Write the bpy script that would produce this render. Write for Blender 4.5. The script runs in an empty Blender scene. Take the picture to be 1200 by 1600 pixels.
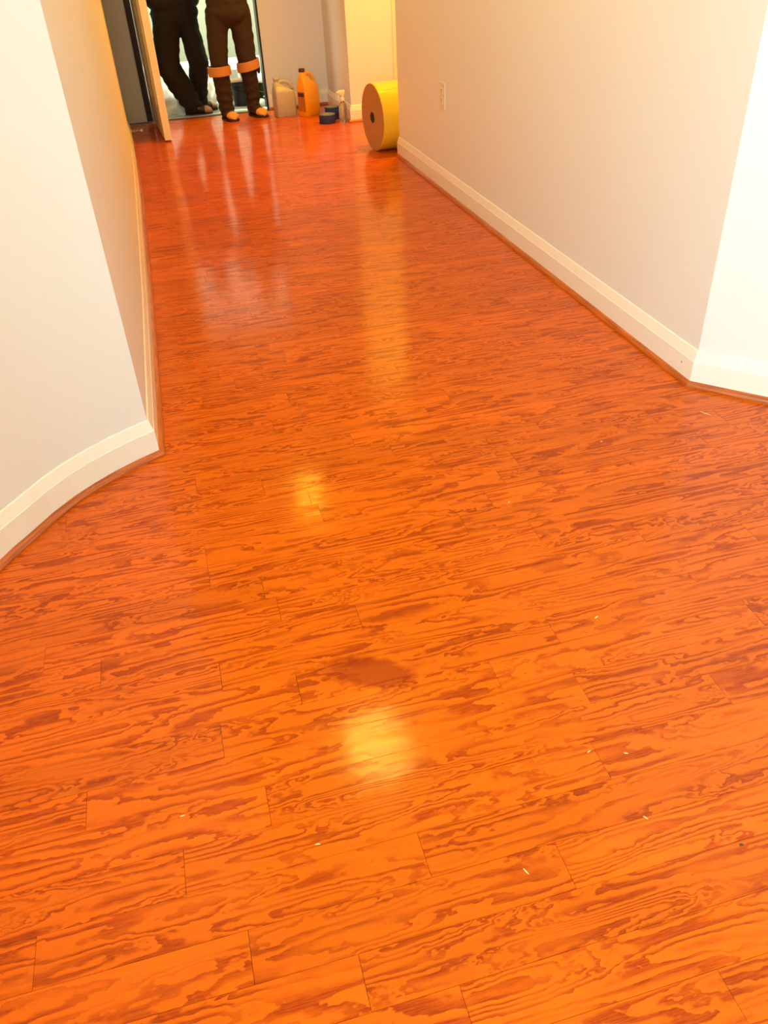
import bpy, bmesh, math, random
from mathutils import Vector, Matrix, noise
R = math.radians
C = bpy.context.scene.collection
sc = bpy.context.scene
random.seed(11)

# ------------------------------------------------------------------ camera
cam_d = bpy.data.cameras.new('camera')
cam = bpy.data.objects.new('camera', cam_d); C.objects.link(cam)
sc.camera = cam
cam_d.sensor_fit = 'HORIZONTAL'; cam_d.sensor_width = 36.0
cam_d.lens = 1251.36 * 36.0 / 1200.0
cam_d.clip_start = 0.02
rx = (0.96516498, -0.25732735, -0.04732008)
ry = (-0.18953952, -0.56298203, -0.80444142)
rz = (0.18036442, 0.78538772, -0.59214425)
m = Matrix.Identity(4)
for i in range(3):
    m[i][0] = rx[i]; m[i][1] = -ry[i]; m[i][2] = -rz[i]
m[0][3], m[1][3], m[2][3] = 0, 0, 1.3
cam.matrix_world = m

# ------------------------------------------------------------------ world, exposure, large lights
sc.view_settings.view_transform = 'Standard'; sc.view_settings.look = 'None'
sc.view_settings.gamma = 1.0; sc.view_settings.use_curve_mapping = False
sc.view_settings.exposure = 0.3
w = bpy.data.worlds.new('world'); sc.world = w; w.use_nodes = True
w.node_tree.nodes['Background'].inputs[0].default_value = (0.75, 0.82, 1.0, 1)
w.node_tree.nodes['Background'].inputs[1].default_value = 0.15

def area(name, loc, target, sx, sy, power, color, spread=None):
    l = bpy.data.lights.new(name, 'AREA'); l.shape = 'RECTANGLE'; l.size = sx; l.size_y = sy
    l.energy = power; l.color = color
    if spread: l.spread = spread
    o = bpy.data.objects.new(name, l); C.objects.link(o); o.location = loc
    o.rotation_euler = (Vector(target) - Vector(loc)).to_track_quat('-Z', 'Y').to_euler()
    return o
# glow of the ceiling shades: (colour, strength)
SHADE_NEAR = ((1.0, 0.55, 0.08), 50.0)
SHADE_FAR = ((1.0, 0.44, 0.025), 60.0)
SHADE_FOYER_FILL = ((1.0, 0.80, 0.32), 150.0)  # added foyer lamp, out of view, brightens near walls and floor
area('foyer_window_light', (-0.70, -0.9, 1.6), (1.5, 1.5, 1.2), 1.6, 1.7, 84, (0.46, 0.86, 1.0), R(110))  # added cool fill for the right hall wall; no window stands here
area('foyer_sidelight', (2.85, -0.7, 1.35), (-0.6, 2.1, 0.6), 0.7, 1.9, 5, (1.0, 0.86, 0.60))  # weak warm fill added out of view to lift the curved left wall
area('side_hall_light', (1.95, 6.35, 2.6), (1.95, 6.35, 0.0), 0.35, 0.35, 58, (1.0, 0.47, 0.03))
area('back_room_light', (0.6, 8.35, 2.6), (0.6, 9.6, 0.4), 1.2, 0.3, 105, (0.98, 1.0, 0.74))
CEIL = 2.75

# ------------------------------------------------------------------ materials
def new_mat(name):
    mt = bpy.data.materials.new(name); mt.use_nodes = True
    nt = mt.node_tree; b = nt.nodes['Principled BSDF']
    return mt, nt, b
def plain(name, col, rough=0.5, metal=0.0, bump=0.0, bscale=60.0, var=0.06, coat=0.0, trans=0.0, emit=None, spec=None):
    mt, nt, b = new_mat(name)
    N, L = nt.nodes, nt.links
    geo = N.new('ShaderNodeNewGeometry')
    nz = N.new('ShaderNodeTexNoise'); nz.inputs['Scale'].default_value = bscale; nz.inputs['Detail'].default_value = 3
    L.new(geo.outputs['Position'], nz.inputs['Vector'])
    mx = N.new('ShaderNodeMix'); mx.data_type = 'RGBA'
    c2 = tuple(max(0, c * (1 - var * 2)) for c in col)
    mx.inputs['A'].default_value = (*c2, 1); mx.inputs['B'].default_value = (*col, 1)
    L.new(nz.outputs['Fac'], mx.inputs['Factor']); L.new(mx.outputs['Result'], b.inputs['Base Color'])
    b.inputs['Roughness'].default_value = rough; b.inputs['Metallic'].default_value = metal
    b.inputs['Coat Weight'].default_value = coat
    b.inputs['Transmission Weight'].default_value = trans
    if spec is not None: b.inputs['Specular IOR Level'].default_value = spec
    if emit:
        b.inputs['Emission Color'].default_value = (*emit[0], 1); b.inputs['Emission Strength'].default_value = emit[1]
    if bump:
        bp = N.new('ShaderNodeBump'); bp.inputs['Strength'].default_value = bump; bp.inputs['Distance'].default_value = 0.002
        L.new(nz.outputs['Fac'], bp.inputs['Height']); L.new(bp.outputs['Normal'], b.inputs['Normal'])
    return mt

def wood_floor():
    mt, nt, b = new_mat('oak_floor'); N, L = nt.nodes, nt.links
    def mth(op, a, c=None, d=None):
        n = N.new('ShaderNodeMath'); n.operation = op
        for i, v in enumerate((a, c, d)):
            if v is None: continue
            if isinstance(v, (int, float)): n.inputs[i].default_value = v
            else: L.new(v, n.inputs[i])
        return n.outputs[0]
    def nz(x, y, z, detail=2.0, rough=0.5, scale=1.0):
        cb = N.new('ShaderNodeCombineXYZ')
        for i, v in enumerate((x, y, z)):
            if isinstance(v, (int, float)): cb.inputs[i].default_value = v
            else: L.new(v, cb.inputs[i])
        n = N.new('ShaderNodeTexNoise'); n.inputs['Scale'].default_value = scale
        n.inputs['Detail'].default_value = detail; n.inputs['Roughness'].default_value = rough
        L.new(cb.outputs[0], n.inputs['Vector']); return n.outputs['Fac']
    def ramp(f, stops, mode='LINEAR'):
        r = N.new('ShaderNodeValToRGB'); r.color_ramp.interpolation = mode
        e = r.color_ramp.elements
        while len(e) < len(stops): e.new(0.5)
        for i, (p, c) in enumerate(stops):
            e[i].position = p; e[i].color = (*c, 1) if len(c) == 3 else c
        L.new(f, r.inputs[0]); return r.outputs[0]
    geo = N.new('ShaderNodeNewGeometry'); sp = N.new('ShaderNodeSeparateXYZ'); L.new(geo.outputs['Position'], sp.inputs[0])
    at = N.new('ShaderNodeAttribute'); at.attribute_name = 'seed'
    sr = N.new('ShaderNodeSeparateXYZ'); L.new(at.outputs['Vector'], sr.inputs[0])
    X, Y = sp.outputs[0], sp.outputs[1]; r1, r2, r3 = sr.outputs
    # jagged edges of the grain
    jag = nz(mth('MULTIPLY', X, 34), mth('MULTIPLY', Y, 70), r3, 2.0)
    jx = mth('MULTIPLY', mth('SUBTRACT', jag, 0.5), 0.16)
    Xj = mth('ADD', X, jx)
    h = nz(mth('ADD', mth('MULTIPLY', Xj, 2.6), mth('MULTIPLY', r1, 90)),
           mth('ADD', mth('MULTIPLY', Y, 17), mth('MULTIPLY', r2, 90)), mth('MULTIPLY', r3, 50), 1.2, 0.45)
    ringn = mth('ADD', 7.0, mth('MULTIPLY', r2, 8.0))
    ring = mth('FRACT', mth('MULTIPLY', h, ringn))
    band = ramp(ring, [(0.0, (0.05,) * 3), (0.07, (1,) * 3), (0.36, (0.85,) * 3), (0.56, (0.22,) * 3), (0.85, (0,) * 3), (1.0, (0.05,) * 3)])
    # where the dark figure is strong
    msk = nz(mth('MULTIPLY', X, 5), mth('MULTIPLY', Y, 26), mth('MULTIPLY', r1, 31), 2.0)
    msk = ramp(msk, [(0.30, (0.22,) * 3), (0.55, (1,) * 3)])
    # open pores, long and thin
    por = nz(mth('MULTIPLY', X, 30), mth('MULTIPLY', Y, 620), r1, 2.0)
    por = ramp(por, [(0.40, (1,) * 3), (0.56, (0,) * 3)])
    fac = mth('MULTIPLY', band, msk)
    fac = mth('MAXIMUM', mth('MULTIPLY', fac, mth('ADD', 0.72, mth('MULTIPLY', por, 0.3))), mth('MULTIPLY', por, 0.16))
    mx = N.new('ShaderNodeMix'); mx.data_type = 'RGBA'
    L.new(fac, mx.inputs['Factor']); mx.inputs['A'].default_value = (0.68, 0.126, 0.0005, 1); mx.inputs['B'].default_value = (0.29, 0.029, 0.0002, 1)
    # board to board tone, plus large soft cloudiness
    tone = mth('ADD', 0.86, mth('MULTIPLY', r3, 0.14))
    cl = nz(mth('MULTIPLY', X, 3), mth('MULTIPLY', Y, 8), mth('MULTIPLY', r2, 9), 2.0)
    tone = mth('MULTIPLY', tone, mth('ADD', 0.86, mth('MULTIPLY', cl, 0.28)))
    # dark red patch on two boards
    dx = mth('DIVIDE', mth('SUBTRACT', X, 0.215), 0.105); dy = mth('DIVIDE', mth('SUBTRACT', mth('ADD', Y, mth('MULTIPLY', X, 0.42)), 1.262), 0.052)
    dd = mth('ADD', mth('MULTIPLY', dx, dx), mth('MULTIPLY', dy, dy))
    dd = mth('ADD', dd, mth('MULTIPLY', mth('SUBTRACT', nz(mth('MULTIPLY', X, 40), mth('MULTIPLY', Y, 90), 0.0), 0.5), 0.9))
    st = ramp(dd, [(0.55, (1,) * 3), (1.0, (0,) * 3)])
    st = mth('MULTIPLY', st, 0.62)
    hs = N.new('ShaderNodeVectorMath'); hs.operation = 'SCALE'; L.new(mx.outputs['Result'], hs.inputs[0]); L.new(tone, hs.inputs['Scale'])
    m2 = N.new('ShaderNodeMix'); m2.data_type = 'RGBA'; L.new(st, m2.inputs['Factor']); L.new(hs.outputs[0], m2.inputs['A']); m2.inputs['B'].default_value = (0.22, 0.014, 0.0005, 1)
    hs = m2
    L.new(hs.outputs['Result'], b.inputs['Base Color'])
    b.inputs['Roughness'].default_value = 0.42
    b.inputs['Specular IOR Level'].default_value = 0.08
    b.inputs['Coat Weight'].default_value = 0.55; b.inputs['Coat Roughness'].default_value = 0.12; b.inputs['Coat IOR'].default_value = 1.38
    wav = nz(mth('MULTIPLY', X, 9), mth('ADD', mth('MULTIPLY', Y, 16), mth('MULTIPLY', r1, 20)), 0.0, 2.0)
    hh = mth('ADD', mth('MULTIPLY', wav, 1.3), mth('MULTIPLY', fac, -0.05))
    bp = N.new('ShaderNodeBump'); bp.inputs['Strength'].default_value = 0.35; bp.inputs['Distance'].default_value = 0.0016
    L.new(hh, bp.inputs['Height']); L.new(bp.outputs['Normal'], b.inputs['Normal']); L.new(bp.outputs['Normal'], b.inputs['Coat Normal'])
    return mt

def oak_trim(name, a, c2):
    mt, nt, b = new_mat(name); N, L = nt.nodes, nt.links
    geo = N.new('ShaderNodeNewGeometry'); mp = N.new('ShaderNodeMapping'); mp.inputs['Scale'].default_value = (8, 8, 260)
    L.new(geo.outputs['Position'], mp.inputs['Vector'])
    n = N.new('ShaderNodeTexNoise'); n.inputs['Scale'].default_value = 1.0; n.inputs['Detail'].default_value = 3; L.new(mp.outputs[0], n.inputs['Vector'])
    r = N.new('ShaderNodeValToRGB'); r.color_ramp.elements[0].position = 0.35; r.color_ramp.elements[0].color = (*c2, 1)
    r.color_ramp.elements[1].position = 0.65; r.color_ramp.elements[1].color = (*a, 1)
    L.new(n.outputs['Fac'], r.inputs[0]); L.new(r.outputs[0], b.inputs['Base Color'])
    b.inputs['Roughness'].default_value = 0.35; b.inputs['Coat Weight'].default_value = 0.3; b.inputs['Coat Roughness'].default_value = 0.15
    return mt

M = {}
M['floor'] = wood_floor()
M['gap'] = plain('joint_dirt', (0.16, 0.03, 0.006), 0.8)
M['wall'] = plain('wall_paint', (0.79, 0.80, 0.79), 0.55, bump=0.12, bscale=140, var=0.012)
M['ceiling'] = plain('ceiling_paint', (0.78, 0.80, 0.80), 0.8, bump=0.1, bscale=90, var=0.01)
M['base'] = plain('baseboard_paint', (0.88, 0.85, 0.78), 0.3, var=0.012, bscale=40, coat=0.2)
M['shoe'] = oak_trim('shoe_moulding_oak', (0.56, 0.125, 0.014), (0.34, 0.065, 0.006))
M['door'] = plain('door_paint', (0.86, 0.80, 0.66), 0.35, var=0.012, bscale=30)
M['brass'] = plain('brass', (0.72, 0.5, 0.2), 0.3, metal=1.0)
M['bronze'] = plain('dark_bronze', (0.03, 0.02, 0.015), 0.4, metal=0.6)
M['plastic_white'] = plain('ivory_plastic', (0.80, 0.72, 0.60), 0.35, var=0.01)
M['slot'] = plain('slot_dark', (0.05, 0.04, 0.03), 0.6)
M['grey_floor'] = plain('grey_tile', (0.20, 0.22, 0.20), 0.35, var=0.1, bscale=12)
M['back_wall'] = plain('grey_green_paint', (0.44, 0.46, 0.38), 0.6, var=0.03, bscale=30)
M['shade_near'] = plain('lit_shade_glass', (0.9, 0.8, 0.6), 0.4, emit=SHADE_NEAR)
M['shade_far'] = plain('lit_shade_glass_far', (0.9, 0.8, 0.6), 0.4, emit=SHADE_FAR)
M['shade_foyer'] = plain('lit_shade_glass_foyer', (0.9, 0.8, 0.6), 0.4, emit=SHADE_FOYER_FILL)
M['glass_frame'] = plain('window_frame_paint', (0.85, 0.85, 0.83), 0.4)

# ------------------------------------------------------------------ helpers
def link(name, me, mat=None, parent=None, smooth=False):
    o = bpy.data.objects.new(name, me); C.objects.link(o)
    if mat: me.materials.append(mat)
    if smooth:
        for p in me.polygons: p.use_smooth = True
    if parent: o.parent = parent
    return o
def from_bm(name, bm, mat=None, parent=None, smooth=False):
    bmesh.ops.recalc_face_normals(bm, faces=bm.faces)
    me = bpy.data.meshes.new(name); bm.to_mesh(me); bm.free()
    o = link(name, me, mat, parent, smooth)
    if smooth: me.set_sharp_from_angle(angle=R(42))
    return o
def tag(o, label, cat, group=None, kind=None):
    o['label'] = label
    if cat: o['category'] = cat
    if group: o['group'] = group
    if kind: o['kind'] = kind
    return o
def struct(o, label=None, cat=None):
    o['kind'] = 'structure'
    if label: o['label'] = label
    if cat: o['category'] = cat
    return o
def empty(name, loc, rot=0.0):
    o = bpy.data.objects.new(name, None); C.objects.link(o); o.location = loc; o.rotation_euler = (0, 0, rot)
    o.empty_display_size = 0.05
    return o
def prism(bm, poly, z0, z1):
    lo = [bm.verts.new((x, y, z0)) for x, y in poly]; hi = [bm.verts.new((x, y, z1)) for x, y in poly]
    n = len(poly)
    bm.faces.new(lo[::-1]); bm.faces.new(hi)
    for i in range(n): bm.faces.new((lo[i], lo[(i + 1) % n], hi[(i + 1) % n], hi[i]))
def box(bm, x0, x1, y0, y1, z0, z1, bev=0.0, mat=None):
    r = bmesh.ops.create_cube(bm, size=1.0)['verts']
    for v in r:
        v.co = Vector(((x0 + x1) / 2 + v.co.x * (x1 - x0), (y0 + y1) / 2 + v.co.y * (y1 - y0), (z0 + z1) / 2 + v.co.z * (z1 - z0)))
    if bev:
        es = list({e for v in r for e in v.link_edges})
        bmesh.ops.bevel(bm, geom=es, offset=bev, segments=2, affect='EDGES', profile=0.6)
def lathe(bm, prof, seg=32, c=(0, 0, 0), close=False):
    rings = []
    for r, z in prof:
        if r < 1e-6: rings.append([bm.verts.new((c[0], c[1], c[2] + z))])
        else: rings.append([bm.verts.new((c[0] + r * math.cos(2 * math.pi * i / seg), c[1] + r * math.sin(2 * math.pi * i / seg), c[2] + z)) for i in range(seg)])
    pairs = list(zip(rings, rings[1:]))
    if close: pairs.append((rings[-1], rings[0]))
    for a, b in pairs:
        for i in range(seg):
            j = (i + 1) % seg
            if len(a) == 1 and len(b) == 1: continue
            if len(a) == 1: bm.faces.new((a[0], b[i], b[j]))
            elif len(b) == 1: bm.faces.new((a[i], a[j], b[0]))
            else: bm.faces.new((a[i], a[j], b[j], b[i]))
def tube(bm, pts, rad, seg=10, flat=1.0):
    pts = [Vector(p) for p in pts]; rings = []
    if not isinstance(rad, (list, tuple)): rad = [rad] * len(pts)
    up = Vector((0, 0, 1))
    for i, p in enumerate(pts):
        t = (pts[min(i + 1, len(pts) - 1)] - pts[max(i - 1, 0)]).normalized()
        a = t.cross(up)
        if a.length < 1e-3: a = Vector((1, 0, 0))
        a.normalize(); b = a.cross(t)
        rings.append([bm.verts.new(p + (a * math.cos(2 * math.pi * k / seg) * flat + b * math.sin(2 * math.pi * k / seg)) * rad[i]) for k in range(seg)])
    for r0, r1 in zip(rings, rings[1:]):
        for k in range(seg): bm.faces.new((r0[k], r0[(k + 1) % seg], r1[(k + 1) % seg], r1[k]))
    bm.faces.new(rings[0][::-1]); bm.faces.new(rings[-1])
def offset_line(pts, d):            # +d = to the left of travel
    out = []
    n = len(pts)
    for i in range(n):
        p = Vector(pts[i])
        ns = []
        if i > 0: t = (p - Vector(pts[i - 1])).normalized(); ns.append(Vector((-t.y, t.x)))
        if i < n - 1: t = (Vector(pts[i + 1]) - p).normalized(); ns.append(Vector((-t.y, t.x)))
        if len(ns) == 1: out.append(p + ns[0] * d)
        else:
            b = (ns[0] + ns[1]).normalized(); out.append(p + b * (d / max(0.3, b.dot(ns[0]))))
    return [(v.x, v.y) for v in out]
def sweep(name, face, prof, mat, parent=None, smooth=False):
    """profile = (distance out from the wall face, z) swept along the wall face line"""
    bm = bmesh.new(); rows = []
    for d, z in prof: rows.append([bm.verts.new((x, y, z)) for x, y in offset_line(face, d)])
    n = len(prof)
    for k in range(n):
        a, b = rows[k], rows[(k + 1) % n]
        for i in range(len(face) - 1): bm.faces.new((a[i], a[i + 1], b[i + 1], b[i]))
    bm.faces.new([r[0] for r in rows]); bm.faces.new([r[-1] for r in rows][::-1])
    return from_bm(name, bm, mat, parent, smooth)
BASE = [(0.0, 0.0), (0.014, 0.0), (0.014, 0.087), (0.0125, 0.0885), (0.004, 0.121), (0.002, 0.123), (0.0, 0.123)]
SHOE = [(0.0142, 0.0), (0.0295, 0.0), (0.029, 0.006), (0.026, 0.012), (0.021, 0.0165), (0.0142, 0.0185)]
SH = 0.0285        # distance of the shoe's outer edge from the wall face

# ------------------------------------------------------------------ wall lines (shoe edge as measured; room on the left of travel)
right_edge = [(2.95, 0.55), (1.539, 2.082), (1.539, 5.718), (3.6, 5.718)]
curve = [(-0.174, 2.227), (-0.240, 2.192), (-0.306, 2.149), (-0.366, 2.102), (-0.423, 2.049), (-0.477, 1.985), (-0.527, 1.912), (-0.572, 1.850), (-0.612, 1.785),
         (-0.650, 1.71), (-0.682, 1.62), (-0.705, 1.52), (-0.72, 1.40), (-0.725, 1.25), (-0.725, 0.9), (-0.725, -3.0)]
left_edge = [(-1.4, 7.318), (-0.205, 7.318), (-0.185, 6.4), (-0.172, 5.4), (-0.167, 3.35)] + curve
alcove_edge = [(3.6, 6.98), (1.507, 6.98), (1.507, 7.905), (0.99, 7.905)]
behind_door_edge = [(-0.085, 7.905), (-1.4, 7.905)]
right_face = offset_line(right_edge, -SH); left_face = offset_line(left_edge, -SH)
alcove_face = offset_line(alcove_edge, -SH); bd_face = offset_line(behind_door_edge, -SH)

def wall(name, poly, label, z0=0.0, mat='wall'):
    bm = bmesh.new(); prism(bm, poly, z0, CEIL)
    return struct(from_bm(name, bm, M[mat]), label, 'wall')
# right: the straight hall wall with its end return, and the angled one
rf = right_face
k = Vector((rf[0][0] - rf[1][0], rf[0][1] - rf[1][1])).normalized(); kn = Vector((-k.y, k.x)) * 0.12
wall('wall_right', [rf[1], rf[2], rf[3], (rf[3][0], rf[3][1] - 0.12), (rf[2][0] + 0.12, rf[2][1] - 0.12), (rf[1][0] + 0.12, rf[1][1] + 0.05)],
     'long pale hall wall on the right with the outlet')
wall('wall_right_angled', [rf[0], rf[1], (rf[1][0] + 0.12, rf[1][1] + 0.05), (rf[0][0] + kn.x, rf[0][1] + kn.y)], 'angled pale wall at the right edge, turning away from the hall wall')
lf = left_face
n5 = 5
lback = offset_line(lf, -0.12)
wall('wall_left', [lf[0], lf[1], lf[2], lf[3], lf[4], lf[5], lback[5], lback[4], lback[3], (lf[1][0] - 0.12, lf[1][1] - 0.12), (lf[0][0], lf[0][1] - 0.12)],
     'narrow receding cream hall wall on the left')
bm = bmesh.new()
fr = lf[5:]; bk = lback[5:]
va = [[bm.verts.new((x, y, z)) for x, y in fr] for z in (0, CEIL)]; vb = [[bm.verts.new((x, y, z)) for x, y in bk] for z in (0, CEIL)]
for i in range(len(fr) - 1):
    bm.faces.new((va[0][i], va[0][i + 1], va[1][i + 1], va[1][i])).smooth = True
    bm.faces.new((vb[0][i], vb[0][i + 1], vb[1][i + 1], vb[1][i]))
    for s in (0, 1): bm.faces.new((va[s][i], va[s][i + 1], vb[s][i + 1], vb[s][i]))
for i in (0, -1): bm.faces.new((va[0][i], va[1][i], vb[1][i], vb[0][i]))
bmesh.ops.recalc_face_normals(bm, faces=bm.faces)
me = bpy.data.meshes.new('wall_left_curved'); bm.to_mesh(me); bm.free()
WLC = me
struct(link('wall_left_curved', me, M['wall'], None, True), 'curved cream wall sweeping in at the left edge', 'wall')
WLC.set_sharp_from_angle(angle=R(30))
af = alcove_face
wall('wall_side_hall', [af[0], af[1], af[2], (af[2][0] + 0.12, af[2][1] + 0.12), (af[1][0] + 0.12, af[1][1] + 0.12), (af[0][0], af[0][1] + 0.12)], 'bright yellow-lit wall end behind the big roll')
wall('wall_back', [af[2], (af[2][0] + 0.12, af[2][1] + 0.12), (0.985, af[2][1] + 0.12), (0.985, af[2][1])], 'tan end wall behind the jugs, right of the doorway')
YB = af[2][1]
wall('wall_behind_door', [(-0.085, YB), (-0.085, YB + 0.12), (-1.4, YB + 0.12), (-1.4, YB)], 'shaded brown wall left of the open door')
bm = bmesh.new(); box(bm, -0.085, 0.985, YB, YB + 0.12, 2.08, CEIL)
struct(from_bm('wall_over_doorway', bm, M['wall']))
wall('wall_side_hall_end', [(3.6, 5.6), (3.72, 5.6), (3.72, 7.1), (3.6, 7.1)], 'end wall of the side hall')
wall('wall_left_opening_end', [(-1.4, 7.2), (-1.52, 7.2), (-1.52, 8.05), (-1.4, 8.05)], 'end wall of the left opening')
# foyer behind the camera, with two tall window openings
wall('wall_foyer_right', [(rf[0][0], rf[0][1]), (rf[0][0] + 0.12, rf[0][1]), (rf[0][0] + 0.12, -3.1), (rf[0][0], -3.1)], 'foyer wall on the right')
bm = bmesh.new()
x1 = rf[0][0]; xl = -0.8
box(bm, xl, x1, -3.22, -3.1, 0, 0.6); box(bm, xl, x1, -3.22, -3.1, 2.4, CEIL)
for a, c in ((xl, 0.0), (1.2, 1.4), (2.6, x1)): box(bm, a, c, -3.22, -3.1, 0.6, 2.4)
struct(from_bm('wall_foyer_back', bm, M['wall']))
for n_, (a, c) in enumerate(((0.0, 1.2), (1.4, 2.6))):
    bm = bmesh.new()
    for q in ((a, a + 0.05, 0.6, 2.4), (c - 0.05, c, 0.6, 2.4), (a + 0.05, c - 0.05, 0.6, 0.65), (a + 0.05, c - 0.05, 2.35, 2.4), (a + 0.05, c - 0.05, 1.48, 1.52)):
        box(bm, q[0], q[1], -3.19, -3.13, q[2], q[3])
    struct(from_bm('window_%d' % (n_ + 1), bm, M['glass_frame']))
# ceiling
bm = bmesh.new(); box(bm, -1.6, 3.8, -3.3, 8.05, CEIL, CEIL + 0.1)
struct(from_bm('ceiling', bm, M['ceiling']), 'flat white hall ceiling', 'ceiling')
# back room
bm = bmesh.new(); box(bm, -0.75, 2.1, 10.0, 10.1, 0, CEIL); struct(from_bm('wall_far_room', bm, M['back_wall']), 'grey-green wall of the room beyond the doorway', 'wall')
bm = bmesh.new(); box(bm, -0.85, -0.75, 8.05, 10.1, 0, CEIL); struct(from_bm('wall_far_room_left', bm, M['back_wall']))
bm = bmesh.new(); box(bm, 2.1, 2.2, 8.05, 10.1, 0, CEIL); struct(from_bm('wall_far_room_right', bm, M['back_wall']))
bm = bmesh.new(); box(bm, -0.85, 2.2, 8.05, 10.1, CEIL, CEIL + 0.1); struct(from_bm('ceiling_far_room', bm, M['ceiling']))
bm = bmesh.new()
for i in range(5):
    for j in range(5):
        x = -0.75 + i * 0.57; y = 7.995 + j * 0.4
        box(bm, x + 0.002, x + 0.568, y + 0.002, y + 0.398, -0.012, 0.0, 0.0015)
ft = from_bm('floor_far_room', bm, M['grey_floor']); struct(ft, 'grey tile floor of the room beyond the doorway', 'floor')

# baseboards and shoe mouldings
def trims(nm, face, label, num, prt_base=True):
    a = struct(sweep('baseboard_' + nm, face, BASE, M['base']), 'white-painted baseboard ' + label, 'baseboard')
    b = struct(sweep('trim_%d' % num, face, SHOE, M['shoe']), 'orange oak shoe moulding ' + label, 'moulding')
    return a
def cut(p, q, f): return (p[0] + (q[0] - p[0]) * f, p[1] + (q[1] - p[1]) * f)
# split at the corners with the true mitre points
def sub_sweep(nm, face, i0, i1, label, num):
    for (pref, prof, mat, lab, cat) in (('baseboard_' + nm, BASE, 'base', 'white-painted baseboard ', 'baseboard'), ('trim_%d' % num, SHOE, 'shoe', 'orange oak shoe moulding ', 'moulding')):
        bm = bmesh.new(); rows = []
        for d, z in prof: rows.append([bm.verts.new((x, y, z)) for x, y in offset_line(face, d)[i0:i1 + 1]])
        n = len(prof)
        for k in range(n):
            a, b = rows[k], rows[(k + 1) % n]
            for i in range(i1 - i0): bm.faces.new((a[i], a[i + 1], b[i + 1], b[i]))
        bm.faces.new([r[0] for r in rows]); bm.faces.new([r[-1] for r in rows][::-1])
        o = struct(from_bm(pref, bm, M[mat]), lab + label, cat)
sub_sweep('right_angled', rf, 0, 1, 'of the angled wall at the right edge', 1)
sub_sweep('right', rf, 1, 3, 'along the long right hall wall', 2)
sub_sweep('left', lf, 0, 5, 'along the narrow left hall wall', 3)
sub_sweep('left_curved', lf, 5, len(lf) - 1, 'following the curved left wall', 4)
sub_sweep('side_hall', af, 0, 1, 'of the bright wall end behind the big roll', 5)
sub_sweep('alcove', af, 1, 2, 'of the shaded return beside the spray bottle', 6)
sub_sweep('back', af, 2, 3, 'of the tan end wall behind the jugs', 7)
# door frame: jambs, casing, threshold
bm = bmesh.new(); box(bm, 0.970, 0.985, YB - 0.012, YB + 0.13, 0, 2.08, 0.002)
j = struct(from_bm('trim_8', bm, M['bronze']), 'thin dark jamb on the right of the doorway', 'door jamb')
bm = bmesh.new(); box(bm, -0.085, -0.034, YB - 0.01, YB + 0.13, 0, 2.08, 0.002)
struct(from_bm('trim_9', bm, M['bronze']), 'dark jamb on the hinge side of the doorway', 'door jamb')
bm = bmesh.new(); box(bm, -0.034, 0.970, YB - 0.01, YB + 0.06, 0.0, 0.008, 0.003)
struct(from_bm('trim_10', bm, plain('grey_threshold', (0.42, 0.40, 0.34), 0.4, metal=0.2)), 'pale grey threshold strip across the doorway', 'threshold')
bm = bmesh.new(); box(bm, 1.90, 1.97, 6.98 + SH - 0.018, 6.98 + SH, 0.124, 2.1, 0.003)
struct(from_bm('trim_11', bm, M['base']), 'flat door casing on the yellow-lit wall above the roll', 'casing')
# nail patch on the baseboard near the corner
bm = bmesh.new(); lathe(bm, [(0, 0), (0.004, 0), (0.004, 0.0006), (0, 0.0006)], 10)
o = from_bm('nail_patch', bm, plain('filler', (0.55, 0.42, 0.2), 0.8)); o.rotation_euler = (0, R(-90), 0); o.location = (rf[1][0] - 0.0142, 2.15, 0.06)
o.parent = bpy.data.objects['baseboard_right']; o['label'] = 'small tan nail patch'

# ------------------------------------------------------------------ open door leaf, seen edge-on
dr = empty('door_1', (-0.004, 7.86, 0.0)); struct(dr, 'cream door standing open toward the hall, seen edge-on', 'door')
dvec = Vector((0.056, 6.965)) - Vector((-0.004, 7.86)); dr.rotation_euler = (0, 0, math.atan2(dvec.y, dvec.x))
DL = 0.89
bm = bmesh.new(); box(bm, 0, DL, -0.027, 0.027, 0.012, 2.05, 0.002)
leaf = from_bm('leaf', bm, M['door'], dr)
for s in (-1, 1):
    for (a, c, z0, z1) in ((0.12, 0.40, 0.25, 0.95), (0.49, 0.77, 0.25, 0.95), (0.12, 0.40, 1.1, 1.9), (0.49, 0.77, 1.1, 1.9)):
        bm = bmesh.new()
        box(bm, a, c, min(s * 0.027, s * 0.032), max(s * 0.027, s * 0.032), z0, z1, 0.002)
        from_bm('panel', bm, M['door'], dr)
bm = bmesh.new(); box(bm, DL, DL + 0.0015, -0.012, 0.012, 0.97, 1.03); from_bm('latch_plate', bm, M['brass'], dr)
for s in (-1, 1):
    bm = bmesh.new(); lathe(bm, [(0, 0), (0.03, 0), (0.03, 0.005), (0.011, 0.008), (0.011, 0.03), (0.026, 0.042), (0.028, 0.055), (0.02, 0.066), (0, 0.069)], 20)
    kb = from_bm('door_knob', bm, M['brass'], dr, True); kb.location = (DL - 0.07, s * 0.027, 1.0); kb.rotation_euler = (R(-90 * s), 0, 0)
for z in (0.2, 1.05, 1.85):
    bm = bmesh.new(); tube(bm, [(0, 0.028, z - 0.045), (0, 0.028, z + 0.045)], 0.007); from_bm('hinge', bm, M['brass'], dr)

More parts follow.
